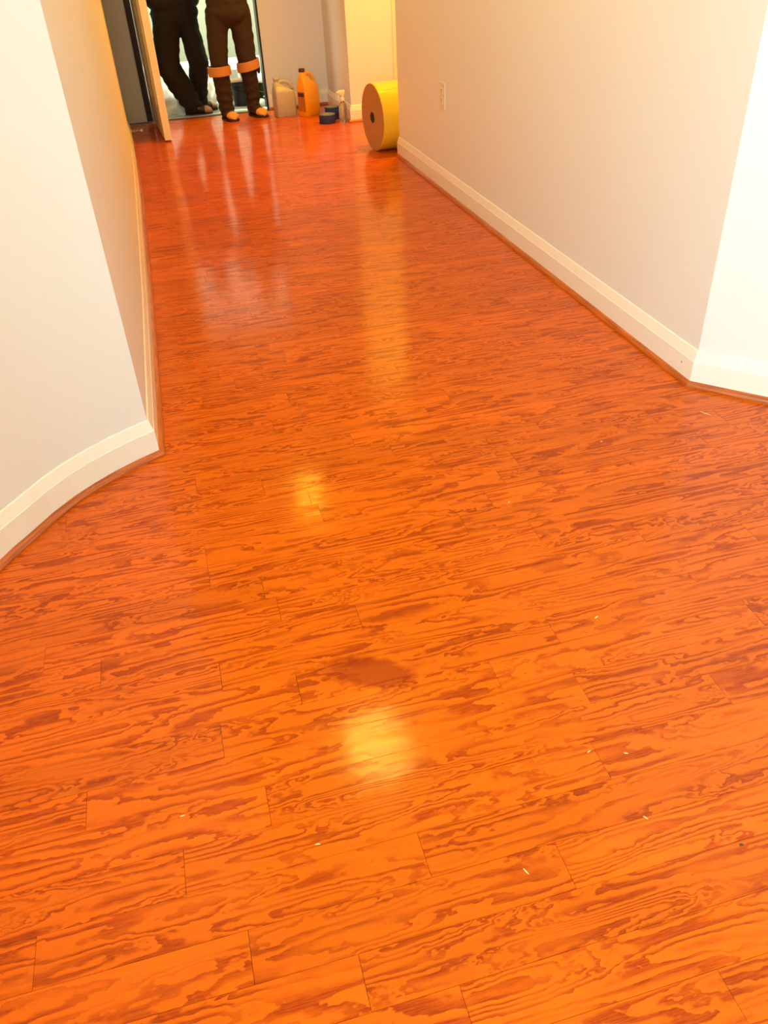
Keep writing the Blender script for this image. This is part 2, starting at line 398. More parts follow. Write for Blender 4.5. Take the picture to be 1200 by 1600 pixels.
# ------------------------------------------------------------------ floor: slab + planks
bm = bmesh.new(); box(bm, -1.6, 3.8, -3.3, 7.995, -0.06, -0.013)
floor = struct(from_bm('floor', bm, M['gap']), 'glossy orange-stained oak plank floor of the hall', 'floor')
W = 0.0866667
known = {4: [0.575], 5: [0.193], 6: [0.056], 7: [-0.107], 8: [-0.441], 10: [-0.042, 0.896], 11: [-0.370, 0.628], 12: [-0.110, 0.471], 13: [0.061],
         15: [-0.351], 16: [0.998], 17: [0.749], 23: [0.976]}
planks = []
for kx in range(-38, 92):
    y0, y1 = kx * W, (kx + 1) * W
    if y0 > 7.98: break
    yc = (y0 + y1) / 2
    if yc < 2.3: xa, xb = -0.72, 2.9
    elif yc < 5.6: xa, xb = -0.19, 1.56
    elif yc < 7.1: xa, xb = -0.22, 3.6
    else: xa, xb = -1.4, 1.53
    if yc < 2.3:
        xb = min(2.93, 1.53 + (2.14 - yc) * 0.93 + 0.08) if yc > 0.6 else 2.93
        xb = max(xb, 1.56)
        # left side follows the curved wall (boards run a little under it)
        xa = -0.74
        for p, q in zip(curve, curve[1:]):
            if q[1] <= yc <= p[1]: xa = max(-0.74, p[0] + (q[0] - p[0]) * ((p[1] - yc) / (p[1] - q[1])) - 0.075)
    y1 = min(y1, 7.88) if y1 > 7.88 else y1
    if y1 - y0 < 0.02: continue
    cuts = sorted(known.get(kx, []))
    rr = random.Random(kx * 7 + 3)
    if not cuts:
        cuts = [rr.uniform(xa + 0.15, xa + 1.0)]
        if kx == 9: cuts = [-0.2]
    # extend left and right from known cuts
    full = list(cuts)
    # fill big gaps between known cuts
    while full[0] > xa + 0.55: full.insert(0, full[0] - rr.uniform(0.42, 1.0))
    while full[-1] < xb - 0.55: full.append(full[-1] + rr.uniform(0.5, 1.15))
    full = [c for c in full if xa + 0.08 < c < xb - 0.08]
    xs = [xa] + full + [xb]
    for a, c in zip(xs, xs[1:]): planks.append((a, c, y0, y1))
def proj(x, y):
    d = Vector((x, y, -1.3)); cx = d.dot(Vector(rx)); cy = d.dot(Vector(ry)); cz = d.dot(Vector(rz))
    if cz < 0.1: return None
    return 600 + 1251.36 * cx / cz, 800 + 1251.36 * cy / cz
def vis(p):
    a, c, y0, y1 = p; tot = 0
    n = 12
    for i in range(n):
        x = a + (c - a) * (i + 0.5) / n
        q = proj(x, (y0 + y1) / 2)
        if q and 0 <= q[0] <= 1200 and 0 <= q[1] <= 1600:
            q0 = proj(x, y0); q1 = proj(x, y1); e = proj(x + 0.01, (y0 + y1) / 2)
            tot += abs(q0[1] - q1[1]) * (c - a) / n * abs(e[0] - q[0]) * 100
    return tot
planks.sort(key=vis, reverse=True)
def plank_geo(p, rr):
    a, c, y0, y1 = p; g = 0.0002; ch = 0.00022
    z = [rr.uniform(-0.00022, 0.00022) for _ in range(4)]
    P = []
    xs = (a + g, c - g); ys = (y0 + g, y1 - g)
    bot = [(xs[0], ys[0]), (xs[1], ys[0]), (xs[1], ys[1]), (xs[0], ys[1])]
    top = [(xs[0] + ch, ys[0] + ch), (xs[1] - ch, ys[0] + ch), (xs[1] - ch, ys[1] - ch), (xs[0] + ch, ys[1] - ch)]
    V = [(x, y, -0.0125) for x, y in bot] + [(x, y, -0.0007 + z[i]) for i, (x, y) in enumerate(bot)] + [(x, y, z[i]) for i, (x, y) in enumerate(top)]
    F = [(3, 2, 1, 0), (8, 9, 10, 11)]
    for i in range(4):
        j = (i + 1) % 4
        F += [(i, j, 4 + j, 4 + i), (4 + i, 4 + j, 8 + j, 8 + i)]
    return V, F
def seed_attr(me, seeds):
    at = me.attributes.new('seed', 'FLOAT_VECTOR', 'POINT')
    flat = [v for s in seeds for v in s]
    at.data.foreach_set('vector', flat)
rr = random.Random(5)
NMAX = 296
sv, sf, ss = [], [], []
for i, p in enumerate(planks):
    V, F = plank_geo(p, rr); s = (rr.random(), rr.random(), rr.random())
    if i < NMAX:
        me = bpy.data.meshes.new('plank'); me.from_pydata(V, [], F); seed_attr(me, [s] * len(V))
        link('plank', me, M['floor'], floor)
    else:
        b0 = len(sv); sv += V; sf += [tuple(q + b0 for q in f) for f in F]; ss += [s] * len(V)
me = bpy.data.meshes.new('remaining_planks'); me.from_pydata(sv, [], sf); seed_attr(me, ss)
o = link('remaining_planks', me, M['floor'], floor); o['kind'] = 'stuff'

# ------------------------------------------------------------------ ceiling lights (outside the frame; hall pair seen as floor glare, foyer one added as fill)
def ceiling_light(loc, label, shade, sc_=1.0):
    t = empty('ceiling_light', loc); t.scale = (sc_, sc_, sc_); tag(t, label, 'lamp', 'hall ceiling lights')
    bm = bmesh.new(); lathe(bm, [(0, 0), (0.20, 0), (0.20, -0.02), (0.185, -0.035), (0, -0.035)], 40); from_bm('mounting_pan', bm, M['bronze'], t, True)
    bm = bmesh.new()
    pr = [(0.18, -0.036)] + [(0.18 * math.cos(a), -0.036 - 0.085 * math.sin(a)) for a in [R(10 * k) for k in range(1, 9)]] + [(0, -0.121)]
    lathe(bm, pr, 40); from_bm('glass_shade', bm, M[shade], t, True)
    bm = bmesh.new(); lathe(bm, [(0, -0.150), (0.008, -0.147), (0.012, -0.138), (0.007, -0.130), (0.014, -0.122), (0, -0.118)], 16); from_bm('finial', bm, M['bronze'], t, True)
ceiling_light((0.56, 3.0, CEIL), 'lit glass bowl ceiling light over the near end of the hall', 'shade_near')
ceiling_light((0.66, 5.75, CEIL), 'lit glass bowl ceiling light over the far half of the hall', 'shade_far', 0.7)
ceiling_light((0.25, -0.25, CEIL), 'lit glass bowl ceiling light in the foyer behind the viewpoint', 'shade_foyer')

# ------------------------------------------------------------------ outlet
o = empty('wall_outlet', (rf[1][0], 4.745, 0.506)); tag(o, 'ivory wall outlet plate on the right hall wall', 'outlet')
bm = bmesh.new(); box(bm, -0.0065, 0.0, -0.046, 0.046, -0.066, 0.066, 0.0025); from_bm('cover_plate', bm, M['plastic_white'], o)
for z in (-0.024, 0.024):
    bm = bmesh.new(); box(bm, -0.009, -0.006, -0.017, 0.017, z - 0.015, z + 0.015, 0.001)
    rc = from_bm('receptacle', bm, M['plastic_white'], o)
    bm = bmesh.new()
    for yy in (-0.007, 0.007): box(bm, -0.0096, -0.0089, yy - 0.0012, yy + 0.0012, z - 0.001, z + 0.008)
    box(bm, -0.0096, -0.0089, -0.002, 0.002, z - 0.010, z - 0.006)
    from_bm('slots', bm, M['slot'], rc)
bm = bmesh.new(); lathe(bm, [(0, 0), (0.0035, 0), (0.0025, 0.0012), (0, 0.0014)], 12); sw = from_bm('screw', bm, M['plastic_white'], o)
sw.location = (-0.0066, 0, 0); sw.rotation_euler = (0, R(-90), 0)

# ------------------------------------------------------------------ spring door stop
t = empty('door_stop', (-0.205 - SH + 0.014, 7.26, 0.052), 0); tag(t, 'small cream spring door stop sticking out of the left baseboard end', 'door stop')
bm = bmesh.new(); lathe(bm, [(0, 0), (0.012, 0), (0.012, 0.004), (0, 0.006)], 16); q = from_bm('mount', bm, M['plastic_white'], t, True); q.rotation_euler = (0, R(90), 0)
bm = bmesh.new(); tube(bm, [(0.004 + i * 0.0009, 0.0055 * math.cos(i * 0.9), 0.0055 * math.sin(i * 0.9)) for i in range(80)], 0.0017, 6)
from_bm('spring', bm, M['plastic_white'], t, True)
bm = bmesh.new(); lathe(bm, [(0, 0.072), (0.009, 0.072), (0.011, 0.078), (0.011, 0.088), (0.007, 0.094), (0, 0.095)], 16); q = from_bm('rubber_tip', bm, M['plastic_white'], t, True); q.rotation_euler = (0, R(90), 0)

# ------------------------------------------------------------------ large roll of yellow underlayment
M['foam_yellow'] = plain('yellow_film', (0.92, 0.55, 0.02), 0.28, bscale=12, var=0.08, coat=0.3)
M['kraft'] = plain('layered_edge', (0.52, 0.25, 0.08), 0.75, bscale=30, var=0.12, bump=0.4)
M['core'] = plain('core_card', (0.10, 0.045, 0.02), 0.8)
RR = 0.213
t = empty('underlayment_roll', (1.448, 5.938, 0.0), R(7)); tag(t, 'large roll of yellow underlayment standing on its edge by the wall corner', 'roll')
bm = bmesh.new(); LN = 0.62
pr = [(0.036, 0.0), (RR - 0.004, 0.0), (RR, 0.004), (RR, LN), (0.036, LN)]
lathe(bm, [(r, z) for r, z in pr], 64, close=True)
rl = from_bm('wound_sheet', bm, M['foam_yellow'], t, True); rl.rotation_euler = (0, R(90), 0); rl.location = (0, 0, RR)
bm = bmesh.new()                                             # brown layered end faces, each turn a low ridge
pr = [(0.036, -0.001)]
r = 0.042
while r < RR - 0.004:
    pr += [(r, -0.0022), (r + 0.003, -0.0012)]; r += 0.006
pr += [(RR - 0.003, -0.0012), (RR - 0.003, 0.0)]
lathe(bm, pr, 64)
e = from_bm('layered_end', bm, M['kraft'], t, True); e.rotation_euler = (0, R(90), 0); e.location = (0, 0, RR)
bm = bmesh.new(); lathe(bm, [(0.0355, -0.004), (0.0355, LN), (0.031, LN), (0.031, -0.004)], 32, close=True)
e = from_bm('core_tube', bm, M['core'], t, True); e.rotation_euler = (0, R(90), 0); e.location = (0, 0, RR); e['label'] = 'dark cardboard core'
bm = bmesh.new()
n = 9; vs = []
for i in range(n):
    a = R(18 + i * 2.2); vs.append([bm.verts.new((x, (RR + 0.0012) * math.sin(a), RR + (RR + 0.0012) * math.cos(a))) for x in (0.012, LN - 0.01)])
for a, c in zip(vs, vs[1:]): bm.faces.new((a[0], a[1], c[1], c[0]))
bm.normal_update()
sb = bmesh.ops.solidify(bm, geom=list(bm.faces), thickness=0.0012)
fl = from_bm('loose_end_flap', bm, M['foam_yellow'], t, True); fl.rotation_euler = (R(50), 0, 0)
fl.location = (0, RR * math.sin(R(50)), RR - RR * math.cos(R(50)))

# ------------------------------------------------------------------ jugs
def rrect(hx, hy, r, z, cx=0, cy=0, seg=4):
    pts = []
    for (sx, sy, a0) in ((1, 1, 0), (-1, 1, 90), (-1, -1, 180), (1, -1, 270)):
        for k in range(seg + 1):
            a = R(a0 + 90 * k / seg); pts.append((cx + sx * (hx - r) + r * math.cos(a), cy + sy * (hy - r) + r * math.sin(a), z))
    return pts
def loft(bm, rings, cap0=True, cap1=True):
    vr = [[bm.verts.new(p) for p in r] for r in rings]
    for a, c in zip(vr, vr[1:]):
        n = len(a)
        for i in range(n): bm.faces.new((a[i], a[(i + 1) % n], c[(i + 1) % n], c[i]))
    if cap0: bm.faces.new(vr[0][::-1])
    if cap1: bm.faces.new(vr[-1])
def jug(loc, rot, hx, hy, h, label, mat, capmat, name, lab=None):
    t = empty(name, loc, rot); tag(t, label, 'jug')
    sh = h * 0.60; nx = -hx + 0.034                 # mouth above one narrow side, handle slopes to the other
    bm = bmesh.new()
    rings = [rrect(hx - 0.006, hy - 0.006, 0.016, 0.0), rrect(hx, hy, 0.02, 0.008), rrect(hx, hy, 0.02, sh)]
    for k in range(1, 7):
        f = k / 6.0; e = f * f * (3 - 2 * f)
        rings.append(rrect(hx + (0.030 - hx) * e, hy + (0.030 - hy) * e, 0.02 + 0.004 * e, sh + (h * 0.86 - sh) * f, nx * e, 0))
    rings += [rrect(0.022, 0.022, 0.0215, h * 0.89, nx, 0), rrect(0.021, 0.021, 0.0205, h * 0.955, nx, 0)]
    loft(bm, rings); from_bm('body', bm, mat, t, True)
    bm = bmesh.new()
    tube(bm, [(nx + 0.012, 0, h * 0.86), (nx + 0.045, 0, h * 0.885), (hx * 0.45, 0, h * 0.86), (hx * 0.78, 0, h * 0.78), (hx * 0.93, 0, h * 0.68), (hx * 0.92, 0, h * 0.57)],
         [0.014, 0.015, 0.015, 0.016, 0.017, 0.018], 12, 0.8)
    from_bm('handle', bm, mat, t, True)
    bm = bmesh.new(); lathe(bm, [(0, h * 0.93), (0.025, h * 0.93), (0.026, h * 0.935), (0.0255, h * 0.985), (0.023, h), (0, h)], 24, (nx, 0, 0)); from_bm('cap', bm, capmat, t, True)
    if lab:
        bm = bmesh.new(); box(bm, -hx - 0.0012, -hx + 0.001, -hy * 0.72, hy * 0.72, h * 0.10, h * 0.52, 0.0004)
        lb = from_bm('label', bm, lab, t)
        bm = bmesh.new(); box(bm, -hx - 0.0018, -hx - 0.0005, -hy * 0.6, hy * 0.6, h * 0.42, h * 0.50); from_bm('label_band', bm, M['dark_print'], lb)
    return t
M['dark_print'] = plain('dark_label_print', (0.07, 0.02, 0.02), 0.6)
M['jug_yellow'] = plain('yellow_jug_plastic', (0.95, 0.38, 0.003), 0.35, var=0.02, coat=0.1)
M['jug_label'] = plain('amber_label', (0.62, 0.20, 0.012), 0.55, bscale=35, var=0.25)
M['jug_white'] = plain('milky_jug_plastic', (0.62, 0.55, 0.40), 0.35, var=0.05, trans=0.25)
jug((1.276, 7.50, 0.0), R(36), 0.085, 0.055, 0.358, 'upright yellow jug with dark cap against the tan end wall', M['jug_yellow'], M['dark_print'], 'yellow_jug', M['jug_label'])
jug((1.075, 7.56, 0.0), R(12), 0.088, 0.062, 0.298, 'milky off-white plastic jug beside the dark door jamb', M['jug_white'], M['jug_white'], 'white_jug')

# ------------------------------------------------------------------ blue tape rolls
M['tape'] = plain('blue_tape', (0.018, 0.032, 0.12), 0.6, var=0.08)
M['tape_edge'] = plain('tape_edge', (0.14, 0.18, 0.28), 0.7, bscale=200, var=0.1)
M['card'] = plain('card_core', (0.42, 0.33, 0.22), 0.8)
def tape(loc, ro, h, label, rolls=1):
    t = empty('tape_roll', loc); tag(t, label, 'tape', 'blue tape rolls by the wall corner')
    bm = bmesh.new(); lathe(bm, [(0.040, 0.001), (ro - 0.001, 0.0), (ro, 0.002), (ro, h - 0.002), (ro - 0.002, h), (0.040, h - 0.001)], 40, close=True); w_ = from_bm('wound_tape', bm, M['tape'], t, True)
    bm = bmesh.new(); pr = []
    r = 0.041
    while r < ro - 0.004: pr += [(r, h - 0.0004), (r + 0.0018, h + 0.0006)]; r += 0.0036
    pr += [(r, h - 0.0008)]
    lathe(bm, pr, 40); from_bm('layered_side', bm, M['tape_edge'], t, True)
    bm = bmesh.new(); lathe(bm, [(0.0395, 0.0), (0.0395, h + 0.0012), (0.0365, h + 0.0012), (0.0365, 0.0)], 32, close=True); from_bm('core_tube', bm, M['card'], t, True)
tape((1.345, 7.075, 0.0), 0.067, 0.066, 'squat roll of blue tape lying flat, nearest the camera')
tape((1.417, 7.222, 0.0), 0.060, 0.094, 'taller dark blue tape roll behind the squat one')

# ------------------------------------------------------------------ spray bottle
M['clear'] = plain('clear_plastic', (0.9, 0.85, 0.78), 0.12, var=0.0, trans=0.9)
M['trigger'] = plain('pale_trigger_plastic', (0.85, 0.80, 0.72), 0.35)
M['liquid'] = plain('clear_liquid', (0.85, 0.75, 0.6), 0.05, var=0.0, trans=1.0)
t = empty('spray_bottle', (1.470, 7.03, 0.0), R(200)); tag(t, 'small clear spray bottle with pale trigger beside the blue tape', 'spray bottle')
bm = bmesh.new(); lathe(bm, [(0, 0), (0.030, 0), (0.033, 0.004), (0.034, 0.02), (0.034, 0.11), (0.031, 0.128), (0.020, 0.146), (0.013, 0.156), (0.013, 0.168), (0, 0.168)], 32); from_bm('bottle', bm, M['clear'], t, True)
bm = bmesh.new(); lathe(bm, [(0, 0.160), (0.0165, 0.160), (0.0170, 0.163), (0.0165, 0.180), (0.011, 0.186), (0, 0.187)], 24); from_bm('collar', bm, M['trigger'], t, True)
bm = bmesh.new(); loft(bm, [rrect(0.010, 0.009, 0.004, 0.185), rrect(0.013, 0.010, 0.004, 0.20), rrect(0.030, 0.010, 0.004, 0.212, 0.008), rrect(0.034, 0.009, 0.004, 0.228, 0.010), rrect(0.024, 0.006, 0.003, 0.236, 0.004)]); from_bm('spray_head', bm, M['trigger'], t, True)
bm = bmesh.new(); tube(bm, [(0.022, 0, 0.208), (0.036, 0, 0.195), (0.040, 0, 0.175), (0.036, 0, 0.158)], [0.006, 0.006, 0.005, 0.004], 8, 1.2); from_bm('trigger', bm, M['trigger'], t, True)
bm = bmesh.new(); tube(bm, [(0.040, 0, 0.220), (0.052, 0, 0.220)], [0.007, 0.006], 12); from_bm('nozzle', bm, M['trigger'], t, True)
bm = bmesh.new(); tube(bm, [(0, 0, 0.160), (0.004, 0, 0.08), (0.012, 0, 0.008)], 0.0022, 8); from_bm('dip_tube', bm, M['trigger'], t, True)

# ------------------------------------------------------------------ things in the room beyond the doorway
M['cloth'] = plain('white_cloth', (0.86, 0.86, 0.80), 0.8, bscale=20, var=0.05)
M['blk'] = plain('black_plastic', (0.008, 0.009, 0.011), 0.4)
M['grn'] = plain('dark_green_plastic', (0.03, 0.04, 0.02), 0.5)
M['blu'] = plain('deep_blue_tin', (0.02, 0.02, 0.16), 0.35)
M['board'] = plain('brown_board', (0.34, 0.18, 0.08), 0.6, bscale=25, var=0.2)
def crumple(name, loc, rx_, ry_, rz_, label, cat, mat, seed, amp=0.25, up=True, group=None):
    """a crumpled sheet: dense faceted heap, flat underneath"""
    bm = bmesh.new(); bmesh.ops.create_icosphere(bm, subdivisions=4, radius=1.0)
    for v in bm.verts:
        n = v.co.normalized()
        f = 1 + amp * (noise.noise(n * 2.1 + Vector((seed, 0, 0))) + 0.6 * abs(noise.noise(n * 5.0 + Vector((0, seed, 0)))) + 0.25 * noise.noise(n * 11 + Vector((0, 0, seed))))
        q = n * f
        z = max(q.z, 0.0) if up else q.z
        if up: z = z ** 0.9
        v.co = Vector((q.x * rx_, q.y * ry_, z * rz_))
    o = from_bm(name, bm, mat, None, True); o.location = loc
    return tag(o, label, cat, group)
crumple('drop_cloth', (0.085, 8.25, 0.0), 0.20, 0.13, 0.215, 'big crumpled white drop cloth heaped just past the open door', 'cloth', M['cloth'], 3.1)
crumple('crumpled_plastic', (0.56, 8.52, 0.0), 0.10, 0.08, 0.20, 'upright crumple of white plastic between the two people', 'plastic', M['cloth'], 8.4, 0.3)
crumple('rag', (0.600, 8.36, 0.0), 0.05, 0.035, 0.05, 'small white and pale blue rag on the tiles between the two people', 'rag', plain('pale_blue_rag', (0.62, 0.78, 0.86), 0.8), 1.7, 0.2)
crumple('paper_scrap', (0.985, 7.975, 0.0085), 0.075, 0.035, 0.008, 'flat white paper scrap on the threshold beside the milky jug', 'paper', M['cloth'], 5.5, 0.12)
crumple('paper_scrap', (0.74, 8.04, 0.0), 0.08, 0.022, 0.008, 'flat white paper strip in front of the black bucket', 'paper', M['cloth'], 6.5, 0.12)
def bucket(name, loc, r0, r1, h, mat, label, lidmat=None):
    t = empty(name, loc); tag(t, label, 'bucket')
    bm = bmesh.new(); lathe(bm, [(0, 0), (r0, 0), (r0 + (r1 - r0) * 0.86, h * 0.86), (r1 + 0.006, h * 0.87), (r1 + 0.006, h * 0.9), (r1, h * 0.91), (r1, h), (r1 - 0.004, h), (r0 - 0.006, 0.006), (0, 0.006)], 36); from_bm('pail', bm, mat, t, True)
    bm = bmesh.new(); tube(bm, [(math.cos(R(a)) * (r1 + 0.008), -0.02 - math.sin(R(a)) * (r1 + 0.012) * 0.75, h * 0.88 - math.sin(R(a)) * 0.06) for a in range(0, 181, 15)], 0.0025, 8); from_bm('handle', bm, M['brass'] if mat is not M['blk'] else M['blk'], t, True)
    return t
bucket('bucket', (0.805, 8.32, 0.0), 0.085, 0.105, 0.195, M['blk'], 'black bucket with a brown board on top, seen between the brown trouser legs')
t = empty('scrap_board', (0.79, 8.31, 0.1965)); tag(t, 'brown board lying across the black bucket', 'board')
bm = bmesh.new()
box(bm, -0.13, 0.12, -0.06, 0.06, 0, 0.019, 0.002); from_bm('board', bm, M['board'], t)
bm = bmesh.new(); box(bm, -0.13, 0.12, -0.0615, -0.0600, 0.001, 0.018); from_bm('pale_edge', bm, M['cloth'], t)
t = empty('small_cup', (0.826, 8.30, 0.2165)); tag(t, 'small white cup standing on the brown board', 'cup')
bm = bmesh.new(); lathe(bm, [(0, 0), (0.020, 0), (0.027, 0.05), (0.029, 0.052), (0.029, 0.055), (0.025, 0.055), (0.018, 0.004), (0, 0.004)], 24); from_bm('cup', bm, M['cloth'], t, True)
bm = bmesh.new(); lathe(bm, [(0, 0.056), (0.030, 0.056), (0.030, 0.061), (0, 0.063)], 24); from_bm('lid', bm, M['cloth'], t, True)
t = empty('white_carton', (0.765, 8.62, 0.0)); tag(t, 'tall white carton behind the black bucket', 'carton')
bm = bmesh.new(); box(bm, -0.045, 0.045, -0.045, 0.045, 0, 0.26, 0.003); from_bm('carton_body', bm, M['cloth'], t)
bm = bmesh.new(); prism(bm, [(-0.044, -0.044), (0.044, -0.044), (0.0, 0.0)], 0.26, 0.262)
loft(bm, [[(-0.044, -0.044, 0.26), (0.044, -0.044, 0.26), (0.044, 0.044, 0.26), (-0.044, 0.044, 0.26)], [(-0.044, -0.004, 0.30), (0.044, -0.004, 0.30), (0.044, 0.004, 0.30), (-0.044, 0.004, 0.30)]]); from_bm('folded_top', bm, M['cloth'], t)
bucket('pail', (1.02, 8.40, 0.0), 0.062, 0.078, 0.165, M['grn'], 'dark green pail with a white cloth on it, beside the right jamb')
crumple('folded_cloth', (1.02, 8.39, 0.166), 0.085, 0.08, 0.06, 'bundled white cloth sitting on the dark green pail', 'cloth', M['cloth'], 2.2, 0.18)
t = empty('paint_tin', (1.03, 8.18, 0.0)); tag(t, 'small deep blue paint tin with a white lid, beside the right jamb', 'tin')
bm = bmesh.new(); lathe(bm, [(0, 0), (0.052, 0), (0.053, 0.003), (0.052, 0.006), (0.052, 0.062), (0.053, 0.066), (0, 0.066)], 32); from_bm('tin', bm, M['blu'], t, True)
bm = bmesh.new(); lathe(bm, [(0, 0.0662), (0.050, 0.0662), (0.0525, 0.070), (0.050, 0.074), (0.044, 0.070), (0, 0.070)], 32); from_bm('lid', bm, M['cloth'], t, True)
crumple('cloth_wad', (0.955, 8.15, 0.0), 0.038, 0.035, 0.06, 'round white cloth wad in front of the blue tin', 'cloth', M['cloth'], 9.2, 0.15)
# white-sheeted low bench across the far room
t = empty('covered_bench', (0.7, 9.35, 0.0)); tag(t, 'low bench under a white sheet along the far room', 'bench')
bm = bmesh.new(); box(bm, -0.72, 0.75, -0.2, 0.2, 0.20, 0.245, 0.004); from_bm('bench_top', bm, M['board'], t)
for sx in (-0.66, 0.69):
    for sy in (-0.15, 0.15):
        bm = bmesh.new(); box(bm, sx - 0.025, sx + 0.025, sy - 0.025, sy + 0.025, 0, 0.20); from_bm('leg', bm, M['board'], t)
bm = bmesh.new(); n = 120
def sheet_pt(i, j):
    x = -0.76 + 1.55 * i / n
    prof = [(-0.225, 0.03), (-0.22, 0.12), (-0.21, 0.24), (-0.19, 0.253), (0, 0.256), (0.19, 0.253), (0.215, 0.24), (0.225, 0.06)]
    y, z = prof[j]
    wv = 0.012 * math.sin(x * 38) + 0.008 * noise.noise(Vector((x * 9, j, 0)))
    if j in (0, 1): y -= abs(wv) * (1.6 if j == 0 else 1.0)
    if j == 7: y += abs(wv)
    return (x, y, z + (0.006 * noise.noise(Vector((x * 14, y * 10, 2))) if 2 < j < 6 else 0))
g = [[bm.verts.new(sheet_pt(i, j)) for j in range(8)] for i in range(n + 1)]
for i in range(n):
    for j in range(7): bm.faces.new((g[i][j], g[i + 1][j], g[i + 1][j + 1], g[i][j + 1]))
from_bm('sheet', bm, M['cloth'], t, True)

# ------------------------------------------------------------------ splinters on the floor
M['splinter'] = plain('pale_wood_sliver', (0.95, 0.75, 0.30), 0.5)
M['chip'] = plain('dark_chip', (0.12, 0.03, 0.01), 0.6)
sp_at = [(0.753, 1.176, 20, 1.0), (0.734, 1.657, 35, 0.8), (0.031, 0.807, -10, 0.8), (0.360, 0.658, -70, 1.1), (1.117, 1.861, 10, 0.8), (0.570, 0.847, 15, 0.7), (0.635, 0.824, 150, 0.7), (0.601, 0.691, 120, 0.8), (-0.197, 0.934, 5, 0.8), (1.500, 1.905, -60, 3.0)]
SPL = ['pale wood splinter on the floor, right of the dark stain and slightly farther away',
       'tiny pale splinter on the floor right of the farther lamp glare',
       'pale wood speck on the floor just below left of the nearer lamp glare',
       'longest bright splinter on the floor at lower right, standing nearly upright in the view',
       'tiny pale splinter left of the long sliver by the right wall corner',
       'tiny pale speck right of the nearer glare, left one of a close pair',
       'tiny pale speck right of the nearer glare, right one of a close pair',
       'pale splinter slanting on the floor between the close pair and the longest splinter',
       'pale wood speck on the floor at far lower left',
       'long thin pale sliver on the floor in front of the angled right wall']
for i, (x, y, a, sz) in enumerate(sp_at):
    bm = bmesh.new(); rs = random.Random(i)
    tube(bm, [(-0.006 * sz, 0, 0.0009), (0, 0.0008 * rs.uniform(-1, 1), 0.0013), (0.006 * sz, 0.0005, 0.0009)], [0.0004, 0.0009, 0.0003], 5, 1.4)
    q = from_bm('wood_splinter', bm, M['splinter']); q.location = (x, y, 0.0002); q.rotation_euler = (0, 0, R(a))
    tag(q, SPL[i], 'splinter', 'pale splinters scattered on the floor')
crumple('debris_chip', (0.73, 0.599, 0.0003), 0.0035, 0.0025, 0.002, 'tiny dark chip on the floorboards at lower right', 'chip', M['chip'], 4.0, 0.2)

# ------------------------------------------------------------------ people
def blob(bm, p0, r0, p1=None, r1=None, sy=1.0, seg=16):
    """closed tapered capsule; sy squashes front-to-back"""
    p0 = Vector(p0)
    if p1 is None:
        r = bmesh.ops.create_uvsphere(bm, u_segments=seg, v_segments=10, radius=1.0)['verts']
        rr_ = r0 if isinstance(r0, (tuple, list)) else (r0, r0 * sy, r0)
        for v in r: v.co = Vector((v.co.x * rr_[0], v.co.y * rr_[1], v.co.z * rr_[2])) + p0
        return
    p1 = Vector(p1); ax = (p1 - p0); L_ = ax.length; ax.normalize()
    up = Vector((0, 1, 0)) if abs(ax.y) < 0.9 else Vector((1, 0, 0))
    a = ax.cross(up).normalized(); b_ = a.cross(ax)
    rings = []
    for k in range(-4, 13):
        if k < 0: th = R(-90 + (k + 4) * 22.5); c_ = p0 + ax * (r0 * math.sin(th)); rad = r0 * math.cos(th)
        elif k > 8: th = R((k - 8) * 22.5); c_ = p1 + ax * (r1 * math.sin(th)); rad = r1 * math.cos(th)
        else: f = k / 8; c_ = p0 + ax * L_ * f; rad = r0 + (r1 - r0) * f
        if rad < 1e-4: rings.append([bm.verts.new(c_)])
        else: rings.append([bm.verts.new(c_ + (a * math.cos(2 * math.pi * q / seg) + b_ * math.sin(2 * math.pi * q / seg) * sy) * rad) for q in range(seg)])
    for x_, y_ in zip(rings, rings[1:]):
        for i in range(seg):
            j = (i + 1) % seg
            if len(x_) == 1: bm.faces.new((x_[0], y_[i], y_[j]))
            elif len(y_) == 1: bm.faces.new((x_[i], x_[j], y_[0]))
            else: bm.faces.new((x_[i], x_[j], y_[j], y_[i]))
def fuse(name, bm, mat, parent, vox, wr=0.0, seed=0.0, smooth_it=4):
    bmesh.ops.recalc_face_normals(bm, faces=bm.faces)
    me = bpy.data.meshes.new(name); bm.to_mesh(me); bm.free()
    o = bpy.data.objects.new(name, me); C.objects.link(o)
    r = o.modifiers.new('r', 'REMESH'); r.mode = 'VOXEL'; r.voxel_size = vox
    s_ = o.modifiers.new('s', 'SMOOTH'); s_.iterations = smooth_it; s_.factor = 0.6
    dg = bpy.context.evaluated_depsgraph_get(); m2 = bpy.data.meshes.new_from_object(o.evaluated_get(dg))
    bpy.data.objects.remove(o); bpy.data.meshes.remove(me)
    if wr:
        nn = [v.normal.copy() for v in m2.vertices]
        for v, n in zip(m2.vertices, nn):
            p = v.co; low = max(0.0, 1.0 - p.z / 0.35)
            d = noise.noise(Vector((p.x * 9 + seed, p.y * 9, p.z * 17 + p.x * 8))) + 0.6 * noise.noise(Vector((p.x * 20, p.y * 20 + seed, p.z * 36)))
            d += low * 1.3 * math.sin(p.z * 95 + 5 * noise.noise(Vector((p.x * 11, p.y * 11, seed))))
            v.co = p + n * d * wr
    m2.name = name
    return link(name, m2, mat, parent, True)
M['skin'] = plain('skin', (0.42, 0.22, 0.13), 0.5)
M['hair'] = plain('dark_hair', (0.015, 0.01, 0.008), 0.5, bscale=200)
M['eye'] = plain('eye', (0.7, 0.68, 0.62), 0.15); M['iris'] = plain('iris', (0.03, 0.015, 0.01), 0.1); M['lip'] = plain('lip', (0.35, 0.12, 0.09), 0.5)
M['brown_duck'] = plain('brown_work_trousers', (0.032, 0.011, 0.0015), 0.85, bscale=60, var=0.15)
